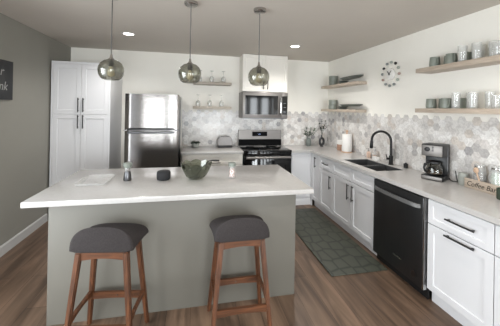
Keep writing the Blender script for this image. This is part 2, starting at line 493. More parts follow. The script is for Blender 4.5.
# ------------------------------------------------------------------ RIGHT RUN of base cabinets (fronts face -x at x = FXR)
FXR = 1.942
TOE = .10
def right_cabinet(y0, y1, label, drawers, doors, hollow=False):
    """drawers: list of (y0,y1,z0,z1,handle) ; doors: (y0,y1,z0,z1,handle)"""
    t = thing('base_cabinet', label, 'cabinet', (FXR+.3, (y0+y1)/2, 0), 'white base cabinets along the right wall')
    b = MB(); g = .001; x0, x1 = FXR+.0195, XR-.012; zt = ZC-.0415
    if hollow:
        b.box(x0, x1, y0+g, y0+.018, TOE, zt).box(x0, x1, y1-.018, y1-g, TOE, zt).box(x0, x1, y0+.018, y1-.018, TOE, TOE+.018)
        b.box(x1-.012, x1, y0+.018, y1-.018, TOE+.018, zt).box(x0, x0+.018, y0+.018, y1-.018, zt-.05, zt)
    else:
        b.box(x0, x1, y0+g, y1-g, TOE, zt)
    part('body', b, 'white', t)
    part('toe_kick', MB().box(FXR+.055, FXR+.075, y0+g, y1-g, 0, TOE-.001), 'white', t)
    for nm, lst in (('drawer', drawers), ('door', doors)):
        for (a0, a1, z0, z1, hd) in lst:
            rail = .055 if a1-a0 > .26 else .05
            if nm == 'drawer': rail = .045
            d = part(nm, MB().shaker('X', a0+.002, a1-.002, z0, z1, FXR, rail=rail), 'white', t)
            if hd: part('handle', pull_v('X', hd[1], FXR, hd[2], hd[3]) if hd[0] == 'v' else pull_h('X', hd[1], hd[2], FXR, hd[3]), 'handle', d, 'dark bar pull')
    return t
right_cabinet(3.885, 4.165, 'narrow white base cabinet with one tall door at the inner corner of the counter', [],
              [(3.885, 4.165, .115, .862, ('v', 4.03, .66, .83))])
part('corner_post', MB().box(FXR, FXR+.0145, 4.1665, 4.2035, .0, .872), 'white', bpy.data.objects['base_cabinet'])
right_cabinet(3.495, 3.883, 'white base cabinet with a single drawer over a single door between corner and sink', [(3.495, 3.883, .70, .862, ('h', 3.60, 3.78, .785))],
              [(3.495, 3.883, .115, .692, ('v', 3.545, .45, .64))])
right_cabinet(2.578, 3.493, 'wide white sink base cabinet with two doors, left of the dishwasher', [(3.037, 3.493, .70, .862, None), (2.578, 3.033, .70, .862, None)],
              [(3.037, 3.493, .115, .692, ('v', 3.085, .46, .66)), (2.578, 3.033, .115, .692, ('v', 2.985, .46, .66))], hollow=True)
right_cabinet(1.395, 1.905, 'white base cabinet with horizontal pulls on drawer and door, right of the dishwasher', [(1.395, 1.905, .665, .862, ('h', 1.505, 1.73, .763))],
              [(1.395, 1.905, .115, .658, ('h', 1.505, 1.735, .636))])
right_cabinet(.75, 1.393, 'white base cabinet at the right edge of the picture, cut off by the frame', [(.75, 1.393, .665, .862, ('h', .95, 1.2, .763))],
              [(.75, 1.07, .115, .658, ('v', 1.03, .45, .62)), (1.074, 1.393, .115, .658, ('v', 1.12, .45, .62))])

# dishwasher
t = thing('dishwasher', 'black stainless dishwasher under the right counter beside the sink', 'dishwasher', (2.2, 2.245, 0))
y0, y1 = 1.917, 2.570
part('body', MB().box(FXR+.012, XR-.03, y0+.006, y1-.006, .10, .868), 'steel_d', t)
d = part('door', MB().box(FXR-.022, FXR+.010, y0+.014, y1-.004, .085, .862, .004), 'dw', t)
pts = [(.022, y0+.04), (.045, y0+.06), (.058, y0+.14), (.064, (y0+y1)/2), (.058, y1-.13), (.045, y1-.05), (.022, y1-.03)]
arc = [(FXR-.0-a, b_, .762) for a, b_ in pts] + [(FXR+.012-a, b_, .762) for a, b_ in pts[::-1]]
part('handle', MB().poly(arc, (0, 0, .034)), 'handle_gray', d, 'broad curved bar handle', angle=60)
part('edge_strip', MB().box(FXR-.018, FXR+.011, y0+.002, y0+.0135, .085, .862), 'chrome', t, 'pale silver side edge')
part('toe_panel', MB().box(FXR+.03, FXR+.05, y0+.004, y1-.004, .0, .083), 'black', t)
part('badge', MB().box(FXR-.0235, FXR-.0222, 2.16, 2.27, .205, .217), 'nickel', d, 'small brushed maker mark')
part('sticker', MB().lathe([(0, 0), (.028, 0), (.028, .0012), (0, .0012)], (FXR-.0232, 2.02, .165), 24, 'X'), 'steel_d', d, 'small round grey sticker')

# ------------------------------------------------------------------ worktops
CF = 1.922
sx0, sx1, sy0, sy1 = 2.03, 2.40, 2.665, 3.36
wt = MB()
zt0 = ZC-.04
poly = [(CF, .72), (XR-.0085, .72), (XR-.0085, YB-.0085), (1.593, YB-.0085), (1.593, YB-.63), (CF, YB-.63)]
def slab_with_hole(outer, hole, z0, z1):
    b = bmesh.new()
    def ring(pts, z): return [b.verts.new((x, y, z)) for x, y in pts]
    from mathutils.geometry import tessellate_polygon
    allp = outer + hole
    tris = tessellate_polygon([[Vector((x, y, 0)) for x, y in outer], [Vector((x, y, 0)) for x, y in hole]])
    top = ring(allp, z1); bot = ring(allp, z0)
    for a, c, d_ in tris:
        b.faces.new((top[a], top[c], top[d_])); b.faces.new((bot[d_], bot[c], bot[a]))
    n = len(outer)
    for k in range(n):
        j = (k+1) % n; b.faces.new((bot[k], bot[j], top[j], top[k]))
    m_ = len(hole)
    for k in range(m_):
        j = (k+1) % m_; b.faces.new((top[n+k], top[n+j], bot[n+j], bot[n+k]))
    bmesh.ops.recalc_face_normals(b, faces=b.faces[:])
    bmesh.ops.dissolve_limit(b, angle_limit=.01, verts=b.verts[:], edges=b.edges[:])
    es = [e for e in b.edges if all(abs(v.co.z-z1) < 1e-6 for v in e.verts) and any(abs(f.normal.z) < .5 for f in e.link_faces)]
    bmesh.ops.bevel(b, geom=es, offset=.003, segments=2, affect='EDGES')
    mb = MB(); mb._add(b); return mb
single('worktop', slab_with_hole(poly, [(sx0, sy0), (sx0, sy1), (sx1, sy1), (sx1, sy0)], zt0, ZC), 'quartz',
       'pale quartz L-shaped worktop running along the right wall with sink cut-out', 'countertop', (2.2, 2.5, zt0), angle=30)
single('worktop', MB().box(-.185, .783, YB-.63, YB-.0085, zt0, ZC, .003), 'quartz',
       'short pale quartz worktop between refrigerator and range', 'countertop', (.3, YB-.3, zt0), angle=30)

# sink
t = thing('sink', 'black double-bowl undermount sink in the right worktop', 'sink', ((sx0+sx1)/2, (sy0+sy1)/2, zt0-.2))
def bowl(y0, y1):
    mb = MB(); x0, x1 = sx0+.002, sx1-.002; z0, z1, w = zt0-.19, ZC-.006, .008
    mb.box(x0, x0+w, y0, y1, z0, z1).box(x1-w, x1, y0, y1, z0, z1).box(x0+w, x1-w, y0, y0+w, z0, z1).box(x0+w, x1-w, y1-w, y1, z0, z1)
    mb.box(x0, x1, y0, y1, z0-w, z0)
    return mb
ym = 2.985
for a, b_ in ((sy0+.002, ym-.008), (ym+.008, sy1-.002)):
    p_ = part('bowl', bowl(a, b_), 'sink', t)
    part('drain', MB().lathe([(.04, 0), (.042, .003), (.03, .004), (.0, .002)], ((sx0+sx1)/2+.05, (a+b_)/2, zt0-.19), 24), 'steel_d', p_)
part('divider', MB().box(sx0+.002, sx1-.002, ym-.0078, ym+.0078, zt0-.1, ZC-.007, .003), 'nickel', t)

# faucet
t = thing('faucet', 'black gooseneck pull-down faucet behind the sink', 'faucet', (2.455, 2.965, ZC))
fx, fy = 2.455, 2.965
part('base', MB().lathe([(.03, 0), (.03, .008), (.024, .012), (.024, .11), (.020, .115), (0, .115)], (fx, fy, ZC), 24), 'blackm', t)
dirv = Vector((-.5, .87, 0)).normalized()
pts = [Vector((fx, fy, ZC+.11))]
pts.append(Vector((fx, fy, ZC+.29)))
rr = .122; cc = Vector((fx, fy, ZC+.29)) + dirv*rr
for k in range(1, 15):
    a = PI - k*(PI*1.02)/14
    pts.append(cc + dirv*rr*math.cos(a) + Vector((0, 0, rr*math.sin(a))))
part('spout', MB().tube(pts, .0155, 14), 'blackm', t)
e = pts[-1]; dn = (pts[-1]-pts[-2]).normalized()
part('spray_head', MB().tube([e, e+dn*.02, e+dn*.09, e+dn*.105], .014, 14, [.016, .019, .022, .018]), 'blackm', t)
side = Vector((-.8, .1, 0)).normalized()
l = part('lever', MB().tube([(fx, fy, ZC+.075), Vector((fx, fy, ZC+.075))+side*.055], .014, 12), 'blackm', t)
part('lever_arm', MB().tube([Vector((fx, fy, ZC+.075))+side*.05, Vector((fx, fy, ZC+.13))+side*.066], .006, 10), 'blackm', l)
# soap set behind the sink
t = thing('soap_dispenser', 'tall clear soap bottle with pump behind the faucet, beside the sponge holder', 'soap dispenser', (2.50, 3.33, ZC))
part('bottle', MB().lathe([(0, 0), (.026, 0), (.028, .01), (.028, .09), (.012, .105), (.012, .12), (0, .12)], (2.50, 3.33, ZC), 20), 'clear', t)
part('soap', MB().lathe([(0, .004), (.024, .004), (.0245, .06), (0, .06)], (2.50, 3.33, ZC), 20), 'peach', t)
part('pump', MB().lathe([(.013, .1205), (.013, .135), (.004, .136), (.004, .165), (.009, .166), (.009, .174), (0, .174)], (2.50, 3.33, ZC), 16).box(2.455, 2.50, 3.326, 3.334, ZC+.166, ZC+.173), 'nickel', t)
t = thing('soap_dispenser', 'short peach soap bottle with pump left of the tall clear one', 'soap dispenser', (2.50, 3.47, ZC))
part('bottle', MB().lathe([(0, 0), (.026, 0), (.028, .008), (.028, .07), (.012, .082), (.012, .09), (0, .09)], (2.50, 3.47, ZC), 20), 'peach', t)
part('pump', MB().lathe([(.012, .0905), (.012, .1), (.004, .1), (.004, .122), (.009, .123), (.009, .13), (0, .13)], (2.50, 3.47, ZC), 16).box(2.457, 2.50, 3.466, 3.474, ZC+.123, ZC+.129), 'nickel', t)
single('sponge_holder', MB().box(2.42, 2.47, 3.19, 3.29, ZC+.0002, ZC+.052, .008), 'soap', 'small white sponge holder behind the sink below the soap bottles', 'sponge holder', (2.445, 3.24, ZC))
t = thing('cup', 'small black cup on the worktop right of the faucet', 'cup', (2.50, 2.77, ZC))
part('body', MB().lathe([(0, 0), (.024, 0), (.025, .05), (.022, .05), (.022, .01), (0, .01)], (2.50, 2.77, ZC), 20), 'black', t)
part('brush', MB().tube([(2.50, 2.77, ZC+.012), (2.505, 2.775, ZC+.062)], .009, 10), 'black', t)

# paper towel holder
t = thing('paper_towel_holder', 'upright paper towel holder with full white roll by the sink', 'paper towel holder', (2.43, 3.93, ZC))
px, py = 2.43, 3.93
part('base', MB().lathe([(0, 0), (.085, 0), (.085, .012), (.078, .016), (0, .016)], (px, py, ZC), 32), 'beech', t)
part('rod', MB().lathe([(.012, .016), (.012, .325), (.02, .33), (.022, .345), (.012, .358), (0, .36)], (px, py, ZC), 20), 'beech', t)
part('paper_roll', MB().lathe([(.022, .018), (.074, .018), (.076, .022), (.076, .29), (.074, .294), (.022, .294)], (px, py, ZC), 40), 'paper', t)
# two-tone canister beside it
t = thing('canister', 'squat wooden canister with white top, left of the paper towels', 'canister', (2.46, 4.15, ZC))
part('body', MB().lathe([(0, 0), (.066, 0), (.068, .006), (.068, .10), (0, .10)], (2.46, 4.15, ZC), 32), 'copper', t)
part('lid', MB().lathe([(.068, .1005), (.069, .105), (.069, .155), (.062, .165), (0, .168)], (2.46, 4.15, ZC), 32), 'paper', t, 'white upper half')

# vases
def sprig(mb, base, tip, n, ls, rnd):
    base, tip = Vector(base), Vector(tip)
    for i in range(n):
        f = .25 + .75*i/(n-1) if n > 1 else 1
        p = base.lerp(tip, f)
        for s_ in (-1, 1):
            a = rnd.uniform(0, 2*PI); d_ = Vector((math.cos(a), math.sin(a)*.8, rnd.uniform(-.1, .7))).normalized()
            u = d_.cross(Vector((0, 0, 1))).normalized(); nn = u.cross(d_).normalized(); l_ = ls*rnd.uniform(.7, 1.15); w = l_*.36
            b = bmesh.new(); vs = []
            prof = [(0, .15), (.25, .8), (.55, 1.), (.8, .7), (1, .05)]
            L1 = [b.verts.new(p + d_*l_*q + u*w*r_ + nn*.12*l_*math.sin(PI*q)) for q, r_ in prof]
            L2 = [b.verts.new(p + d_*l_*q - u*w*r_ + nn*.12*l_*math.sin(PI*q)) for q, r_ in prof]
            MID = [b.verts.new(p + d_*l_*q + nn*(.12*l_*math.sin(PI*q)-.0025)) for q, r_ in prof]
            for k in range(4):
                b.faces.new((L1[k], L1[k+1], MID[k+1], MID[k])); b.faces.new((MID[k], MID[k+1], L2[k+1], L2[k]))
                b.faces.new((L1[k+1], L1[k], L2[k], L2[k+1]))
            mb._add(b)
rnd = random.Random(11)
vx, vy = 2.10, 4.67
t = thing('vase', 'grey ribbed vase with bushy eucalyptus in the counter corner', 'vase', (vx, vy, ZC))
part('body', MB().lathe([(0, 0), (.034, 0), (.046, .03), (.05, .07), (.046, .11), (.034, .14), (.03, .15), (.026, .148), (.03, .135), (.042, .1), (.044, .06), (.03, .012), (0, .01)], (vx, vy, ZC), 28), 'vase', t)
st = MB(); lf = MB()
for dx, dy, dz in ((-.10, -.02, .30), (-.04, .02, .34), (.03, -.03, .33), (.12, .0, .30), (.19, -.03, .33), (-.01, -.06, .27), (.07, .03, .25), (-.08, .0, .22)):
    tp = Vector((vx+dx, vy+dy, ZC+dz)); st.tube([(vx, vy, ZC+.03), (vx+dx*.35, vy+dy*.35, ZC+.2), tp], .0022, 6); sprig(lf, (vx+dx*.25, vy+dy*.25, ZC+.165), tp, 5, .045, rnd)
part('stem', st, 'leafd', t); part('foliage', lf, 'leaf', t)
vx, vy = 2.33, 4.60
t = thing('vase', 'black bulb vase with open oval centre holding dark greenery', 'vase', (vx, vy, ZC))
ring = MB()
pr = []
for k in range(25):
    a = 2*PI*k/24; pr.append((vx+.036*math.sin(a)*1.05, vy, ZC+.092-.064*math.cos(a)))
ring.tube(pr, .016, 12, [.021 if 4 < k < 20 else .024 for k in range(25)])
ring.lathe([(0, 0), (.035, 0), (.03, .012), (.022, .022), (0, .024)], (vx, vy, ZC), 24)
ring.lathe([(.022, .148), (.013, .17), (.012, .205), (.016, .21), (.011, .21), (.009, .17), (0, .16)], (vx, vy, ZC), 20)
part('body', ring, 'vaseb', t)
st = MB(); lf = MB()
for dx, dy, dz in ((-.06, -.02, .44), (.0, .02, .49), (.06, -.02, .46), (.09, -.04, .38), (-.05, -.04, .36), (.02, -.05, .40)):
    tp = Vector((vx+dx, vy+dy, ZC+dz)); st.tube([(vx, vy, ZC+.19), (vx+dx*.3, vy+dy*.3, ZC+.3), tp], .002, 6); sprig(lf, (vx+dx*.3, vy+dy*.3, ZC+.27), tp, 5, .045, rnd)
part('stem', st, 'leafd', t); part('foliage', lf, 'leafd', t)

# coffee maker (own coordinates: front faces -y, then turned)
t = thing('coffee_maker', 'black and silver drip coffee maker on the right worktop', 'coffee maker', (2.40, 2.275, ZC), rz=-math.radians(64))
t.scale = (1.12, 1.0, 1.0)
lpart('base', MB().box(-.085, .085, -.10, .10, 0, .045, .008), 'black', t)
lpart('base_trim', MB().box(-.08, .08, -.106, -.098, .006, .04, .002), 'steel_soft', t, 'silver front strip')
lpart('tower', MB().box(-.085, .085, .02, .10, .046, .235, .005), 'black', t)
h_ = lpart('brew_head', MB().box(-.085, .085, -.095, .10, .236, .355, .008), 'black', t)
lpart('front_panel', MB().box(-.079, .079, -.102, -.094, .24, .345, .003), 'steel_soft', h_, 'brushed silver control panel')
lpart('dial', MB().lathe([(0, 0), (.022, 0), (.022, -.006), (.015, -.008), (0, -.008)], (-.035, -.102, .305), 24, 'Y'), 'blackm', h_)
bt = MB()
for i in range(3): bt.box(.0, .014, -.105, -.101, .325-.018*i, .335-.018*i, .001)
lpart('button', bt, 'blackm', h_)
lpart('water_gauge', MB().box(.0852, .088, .02, .035, .09, .33), 'dial', t, 'pale water level strip')
k_ = lpart('carafe', MB().lathe([(0, .05), (.052, .05), (.066, .065), (.068, .11), (.052, .15), (.046, .165), (.043, .165), (.049, .15), (.064, .11), (.062, .066), (.05, .054), (0, .054)], (0, -.035, 0), 32), 'smoke', t, 'smoky glass carafe')
lpart('coffee', MB().lathe([(0, .056), (.05, .056), (.061, .067), (.062, .09), (0, .09)], (0, -.035, 0), 28), 'coffee', k_)
lpart('lid', MB().lathe([(.05, .166), (.05, .18), (.03, .19), (0, .192)], (0, -.035, 0), 28), 'black', k_)
lpart('handle', MB().tube([(-.03, -.085, .165), (-.045, -.125, .16), (-.05, -.13, .12), (-.045, -.115, .085), (-.035, -.09, .08)], .009, 10), 'black', k_)
single('power_cord', MB().tube([(2.488, 2.203, ZC+.03), (2.492, 2.195, ZC+.012), (2.49, 2.175, ZC+.0045), (2.485, 2.15, ZC+.0045), (2.515, 2.14, ZC+.0045), (2.534, 2.155, ZC+.006), (2.538, 2.17, ZC+.04), (2.539, 2.18, ZC+.10)], .004, 8), 'black',
       'thin black power cord curling beside the coffee maker', 'cord', (2.52, 2.2, ZC))

# coffee bar caddy
t = thing('coffee_bar_caddy', 'pale wooden caddy with Coffee Bar lettering on the right worktop', 'caddy', (2.49, 1.83, ZC))
cx0, cx1, cy0, cy1 = 2.435, 2.541, 1.63, 2.005
part('base_board', MB().box(cx0+.0125, cx1, cy0, cy1, .0+ZC, ZC+.012), 'beech', t)
part('front_board', MB().box(cx0, cx0+.012, cy0, cy1, ZC, ZC+.085, .002), 'shelf_y', t)
part('end_board', MB().box(cx0+.0125, cx1, cy1-.012, cy1, ZC+.0125, ZC+.06), 'beech', t)
part('end_board', MB().box(cx0+.0125, cx1, cy0, cy0+.012, ZC+.0125, ZC+.06), 'beech', t)
tx = text_mesh('Coffee Bar', .062, .0006, .3)
w_ = max(v.co.x for v in tx.bm.verts); tx.bm.transform(Matrix.Diagonal((.25/w_, 1, 1, 1)))
tx.bm.transform(Matrix.Translation((cx0-.0008, cy1-.02, ZC+.022)) @ Matrix(((0, 0, -1, 0), (-1, 0, 0, 0), (0, 1, 0, 0), (0, 0, 0, 1))))
part('lettering', tx, 'ink', t, 'dark script reading Coffee Bar')
def jar(cy, r, h, fill, fillm, label, cx=2.494):
    z = ZC+.0125
    t = thing('glass_jar', label, 'jar', (cx, cy, z))
    part('body', MB().lathe([(0, 0), (r*.95, 0), (r, .008), (r, h*.78), (r*.82, h*.86), (r*.82, h*.9), (r*.78, h*.9), (r*.78, h*.86), (r*.96, h*.77), (r*.96, .012), (0, .01)], (cx, cy, z), 28), 'clear', t)
    part('contents', MB().lathe([(0, .011), (r*.94, .012), (r*.95, h*fill*.9), (r*.5, h*fill), (0, h*fill*1.03)], (cx, cy, z), 24), fillm, t)
    l_ = part('lid', MB().lathe([(r*.86, h*.905), (r*.86, h*.95), (r*.5, h), (0, h)], (cx, cy, z), 28), 'clear', t)
    part('wire_clamp', MB().tube([(cx-r*.4, cy-r*.84, z+h*.84), (cx-r*.9, cy-r*.2, z+h*.86), (cx-r*.9, cy+r*.2, z+h*.86), (cx-r*.4, cy+r*.84, z+h*.84)], .0028, 8).lathe([(r*.85, h*.868), (r*.88, h*.868), (r*.88, h*.9), (r*.85, h*.9)], (cx, cy, z), 28), 'nickel', l_, 'metal clamp ring')
    return t
jar(1.915, .045, .215, .62, 'coffee', 'glass clamp jar of dark coffee in the wooden caddy, scoop leaning in front')
jar(1.775, .045, .225, .72, 'pods', 'glass clamp jar of pale green pods in the wooden caddy')
single('scoop', MB().tube([(2.4425, 1.88, ZC+.086), (2.4405, 1.89, ZC+.115), (2.439, 1.90, ZC+.15)], .006, 10).ball((2.438, 1.905, ZC+.172), .023, (.4, 1, 1.1)).box(2.437, 2.443, 1.876, 1.884, ZC+.0855, ZC+.09), 'beech',
       'wooden scoop with round bowl leaning on the coffee jar', 'scoop', (2.442, 1.88, ZC+.086))
t = thing('canister', 'plain stone-grey lidded canister between coffee maker and wooden caddy', 'canister', (2.485, 2.055, ZC))
part('body', MB().lathe([(0, 0), (.036, 0), (.038, .005), (.038, .085), (0, .085)], (2.485, 2.055, ZC), 28), 'pot', t)
part('lid', MB().lathe([(.039, .0855), (.039, .106), (.034, .112), (0, .112)], (2.485, 2.055, ZC), 28), 'pot', t)
single('cup', MB().lathe([(0, 0), (.036, 0), (.04, .006), (.04, .085), (.036, .085), (.036, .01), (0, .008)], (2.385, 1.655, ZC), 28), 'leafd',
       'dark green cup on the worktop edge at the right frame border', 'cup', (2.385, 1.655, ZC))

# ------------------------------------------------------------------ BACK RUN
FY = YB-.61
# filler cabinet right of the range
t = thing('base_cabinet', 'plain white filler cabinet between range and corner with one blank panel', 'cabinet', (1.75, 4.5, 0), 'white base cabinets along the back wall')
part('body', MB().box(1.596, FXR+.016, FY+.02, YB-.012, .0, ZC-.0415), 'white', t)
part('door', MB().shaker('Y', 1.605, 1.94, .125, .862, FY, rail=.02, rec=.004), 'white', t)
part('plinth', MB().poly([(1.596, FY+.0195, 0), (1.596, FY-.004, 0), (1.596, FY-.004, .085), (1.596, FY+.006, .105), (1.596, FY+.0195, .105)], (FXR-.002-1.596, 0, 0)), 'white', t)
# base cabinet left of the range
t = thing('base_cabinet', 'white base cabinet with one wide drawer between refrigerator and range', 'cabinet', (.3, 4.5, 0), 'white base cabinets along the back wall')
part('body', MB().box(-.17, .778, FY+.02, YB-.012, TOE, ZC-.0415), 'white_warm_lit', t)
part('toe_kick', MB().box(-.17, .778, FY+.06, FY+.08, 0, TOE-.001), 'white_warm_lit', t)
d = part('drawer', MB().shaker('Y', -.165, .773, .70, .862, FY, rail=.045), 'white_warm_lit', t)
part('handle', pull_h('Y', .2, .42, FY, .74), 'handle', d, 'dark bar pull')
for a0, a1, hx in ((-.165, .302, .26), (.306, .773, .35)):
    d = part('door', MB().shaker('Y', a0, a1, .115, .692, FY), 'white_warm_lit', t)
    part('handle', pull_v('Y', hx, FY, .46, .64), 'handle', d, 'dark bar pull')

# range
rx0, rx1 = .7885, 1.588
t = thing('range', 'stainless and black electric range between the two back worktops', 'range', ((rx0+rx1)/2, 4.5, 0))
part('body', MB().box(rx0+.004, rx1-.004, FY+.02, YB-.03, .06, .893), 'steel_d', t)
part('foot_panel', MB().box(rx0+.01, rx1-.01, FY+.05, FY+.07, 0, .059), 'black', t)
c = part('cooktop', MB().box(rx0, rx1, FY-.03, YB-.095, .895, .922, .006), 'blackgl', t)
for bx, by, br in ((.19, .14, .10), (.57, .14, .08), (.19, .40, .075), (.57, .40, .10)):
    part('burner_ring', MB().lathe([(br-.006, 0), (br, 0), (br, .0008), (br-.006, .0008), (br-.006, 0)], (rx0+bx, FY+by, .9222), 36), 'steel_d', c)
part('control_fascia', MB().box(rx0+.002, rx1-.002, FY-.02, FY+.019, .845, .893, .004), 'blackgl', t)
d = part('oven_door', MB().box(rx0+.004, rx1-.004, FY-.024, FY+.018, .22, .842, .005), 'blackgl', t)
part('handle', MB().tube([(rx0+.03, FY-.07, .812), (rx1-.03, FY-.07, .812)], .021, 14).box(rx0+.05, rx0+.075, FY-.07, FY-.024, .802, .822).box(rx1-.075, rx1-.05, FY-.07, FY-.024, .802, .822), 'steel_soft', d, 'stainless bar handle')
part('storage_drawer', MB().box(rx0+.004, rx1-.004, FY-.02, FY+.018, .065, .214, .005), 'steel', t)
g = part('backguard', MB().poly([(rx0, YB-.094, .90), (rx0, YB-.03, .90), (rx0, YB-.03, 1.205), (rx0, YB-.065, 1.205)], (rx1-rx0, 0, 0)), 'steel_soft', t)
def on_guard(x0, x1, z0, z1, e):
    s_ = (.029)/(1.205-.90)
    yy = lambda z: YB-.094+(z-.90)*s_ - .0005
    return MB().poly([(x0, yy(z0), z0), (x0, yy(z0)-e, z0), (x0, yy(z1)-e, z1), (x0, yy(z1), z1)], (x1-x0, 0, 0))
dp = part('display', on_guard(1.04, 1.32, 1.095, 1.175, .003), 'blackmatte', g)
tx = text_mesh('12:30', .019, .0004)
tx.bm.transform(Matrix.Translation((1.15, YB-.0755-.0035, 1.124)) @ Matrix.Rotation(PI/2-.095, 4, 'X'))
part('clock_digits', tx, 'display', dp, 'faint blue lit digits')
part('lower_panel', on_guard(rx0+.003, rx1-.003, .925, 1.04, .003), 'blackmatte', g)

# microwave
mx0, mx1, my, mz0, mz1 = .795, 1.582, 4.40, 1.425, 1.876
t = thing('microwave', 'stainless over-the-range microwave below the small wall cabinet', 'microwave', ((mx0+mx1)/2, 4.6, mz0))
part('body', MB().box(mx0, mx1, my+.03, YB-.001, mz0, mz1, .003), 'steel_soft', t)
d = part('door', MB().box(mx0+.001, mx1-.104, my, my+.029, mz0+.012, mz1-.001, .004), 'steel_soft', t)
part('door_window', MB().box(mx0+.04, mx1-.178, my-.002, my-.0001, mz0+.072, mz1-.062), 'blackgl', d)
part('handle', MB().tube([(mx1-.135, my-.002, mz0+.075), (mx1-.135, my-.04, mz0+.10), (mx1-.135, my-.048, mz0+.2), (mx1-.135, my-.04, mz1-.10), (mx1-.135, my-.002, mz1-.07)], .011, 12), 'chrome', d, 'bright curved handle')
p_ = part('control_panel', MB().box(mx1-.102, mx1-.001, my, my+.029, mz0+.012, mz1-.001, .004), 'steel_soft', t)
part('keypad', MB().box(mx1-.098, mx1-.010, my-.002, my-.0001, mz0+.072, mz1-.062), 'blackgl', p_)
for i in range(3): part('marking', MB().box(mx1-.075, mx1-.035, my-.003, my-.0021, mz0+.115+.075*i, mz0+.125+.075*i), 'dial', p_, 'pale grey key marking')
part('vent_grille', MB().box(mx0+.01, mx1-.01, my+.005, my+.03, mz0, mz0+.0115), 'steel_d', t)
# cabinet above
t = thing('wall_cabinet', 'white two-door wall cabinet above the microwave', 'cabinet', (1.18, 4.65, 1.885))
part('body', MB().box(.800, 1.600, YB-.312, YB-.001, 1.885, H-.004), 'white_warm_lit', t)
for a0, a1, hx in ((.802, 1.199, 1.163), (1.202, 1.598, 1.239)):
    d = part('door', MB().shaker('Y', a0, a1, 1.887, H-.012, YB-.332), 'white_warm_lit', t)
    part('handle', pull_v('Y', hx, YB-.332, 1.93, 2.09), 'handle', d, 'dark bar pull')

# refrigerator
fx0, fx1, fy = -.952, -.217, 4.03
t = thing('refrigerator', 'stainless top-freezer refrigerator beside the tall white pantry', 'refrigerator', ((fx0+fx1)/2, 4.42, 0))
part('body', MB().box(fx0+.004, fx1-.004, fy+.075, YB-.03, .03, 1.765, .006), 'steel_d', t)
part('foot_grille', MB().box(fx0+.01, fx1-.01, fy+.05, fy+.07, .0, .029+.05), 'black', t)
def curved_door(z0, z1):
    n = 16; b = bmesh.new(); fr = []
    for k in range(n+1):
        x = fx0 + (fx1-fx0)*k/n; u = 2*k/n-1
        y = fy + .012*abs(u)**3 + (.014 if k in (0, n) else 0)
        fr.append((x, y, z0))
    pts = [(fx1, fy+.07, z0), (fx0, fy+.07, z0)] + fr
    return MB().poly(pts, (0, 0, z1-z0))
d = part('freezer_door', curved_door(1.265, 1.775), 'steel_fridge', t, 'upper freezer door', angle=60)
part('handle', MB().box(fx0+.055, fx1-.055, fy-.028, fy-.006, 1.268, 1.288, .006).box(fx0+.06, fx0+.08, fy-.008, fy+.02, 1.268, 1.288).box(fx1-.08, fx1-.06, fy-.008, fy+.02, 1.268, 1.288), 'blackm', d, 'long dark grip')
d = part('fridge_door', curved_door(.08, 1.252), 'steel_fridge', t, 'lower fresh-food door', angle=60)
part('handle', MB().box(fx0+.045, fx1-.055, fy-.032, fy-.006, 1.212, 1.242, .006).box(fx0+.05, fx0+.07, fy-.008, fy+.02, 1.215, 1.24).box(fx1-.08, fx1-.06, fy-.008, fy+.02, 1.215, 1.24), 'steel_d', d, 'long grip')
part('hinge_cover', MB().box(fx0-.018, fx0+.03, fy+.01, fy+.06, 1.253, 1.264, .002), 'chrome', t)

# pantry
px0, px1, pz = XL+.022, -1.180, 2.206
pyf = 4.18
t = thing('pantry_cabinet', 'tall white four-door pantry cabinet in the left corner', 'cabinet', ((px0+px1)/2, 4.5, 0))
part('body', MB().box(px0, px1, pyf+.02, YB-.001, 0, pz), 'white', t)
part('plinth', MB().box(px0, px1, pyf+.004, pyf+.0195, 0, .10), 'white', t)
part('face_frame', MB().box(px0, px0+.022, pyf, pyf+.0195, .101, pz).box(px1-.022, px1, pyf, pyf+.0195, .101, pz).box(px0+.022, px1-.022, pyf, pyf+.0195, pz-.035, pz), 'white', t)
xm = -1.560
for a0, a1, hx in ((px0+.024, xm-.0015, xm-.032), (xm+.0015, px1-.024, xm+.032)):
    d = part('door', MB().shaker('Y', a0, a1, 1.472, pz-.037, pyf, rail=.058), 'white', t)
    part('handle', pull_v('Y', hx, pyf, 1.50, 1.70), 'handle', d, 'dark bar pull')
    d = part('door', MB().shaker('Y', a0, a1, .104, 1.467, pyf, rail=.058), 'white', t)
    part('handle', pull_v('Y', hx, pyf, 1.27, 1.46), 'handle', d, 'dark bar pull')

# toaster and succulent
tx0, tx1, ty = .405, .665, 4.66
t = thing('toaster', 'rounded grey two-slice toaster on the short back worktop', 'toaster', (.535, ty, ZC))
part('base', MB().box(tx0+.004, tx1-.004, ty-.075, ty+.075, ZC, ZC+.03, .008), 'black', t)
b = MB(); sec = []
for k in range(13):
    a = PI*k/12
    sec.append((0, 0))
pts = [(tx0, ty-.08, ZC+.031), (tx0-.002, ty-.08, ZC+.06), (tx0+.012, ty-.08, ZC+.15), (tx0+.03, ty-.08, ZC+.178), (tx0+.06, ty-.08, ZC+.188),
       (tx1-.06, ty-.08, ZC+.188), (tx1-.03, ty-.08, ZC+.178), (tx1-.012, ty-.08, ZC+.15), (tx1+.002, ty-.08, ZC+.06), (tx1, ty-.08, ZC+.031)]
b.poly(pts, (0, .16, 0)); bmesh.ops.bevel(b.bm, geom=[e for e in b.bm.edges], offset=.012, segments=3, affect='EDGES', clamp_overlap=True)
part('shell', b, 'toaster', t, angle=60)
part('slot', MB().box(tx0+.06, tx1-.06, ty-.042, ty-.018, ZC+.185, ZC+.1895).box(tx0+.06, tx1-.06, ty+.018, ty+.042, ZC+.185, ZC+.1895), 'black', t)
part('lever', MB().box(tx1+.0, tx1+.024, ty-.02, ty+.02, ZC+.125, ZC+.14, .004), 'chrome', t)
sxx, syy = .035, 4.68
t = thing('succulent', 'small succulent in a sage pot beside the toaster', 'plant', (sxx, syy, ZC))
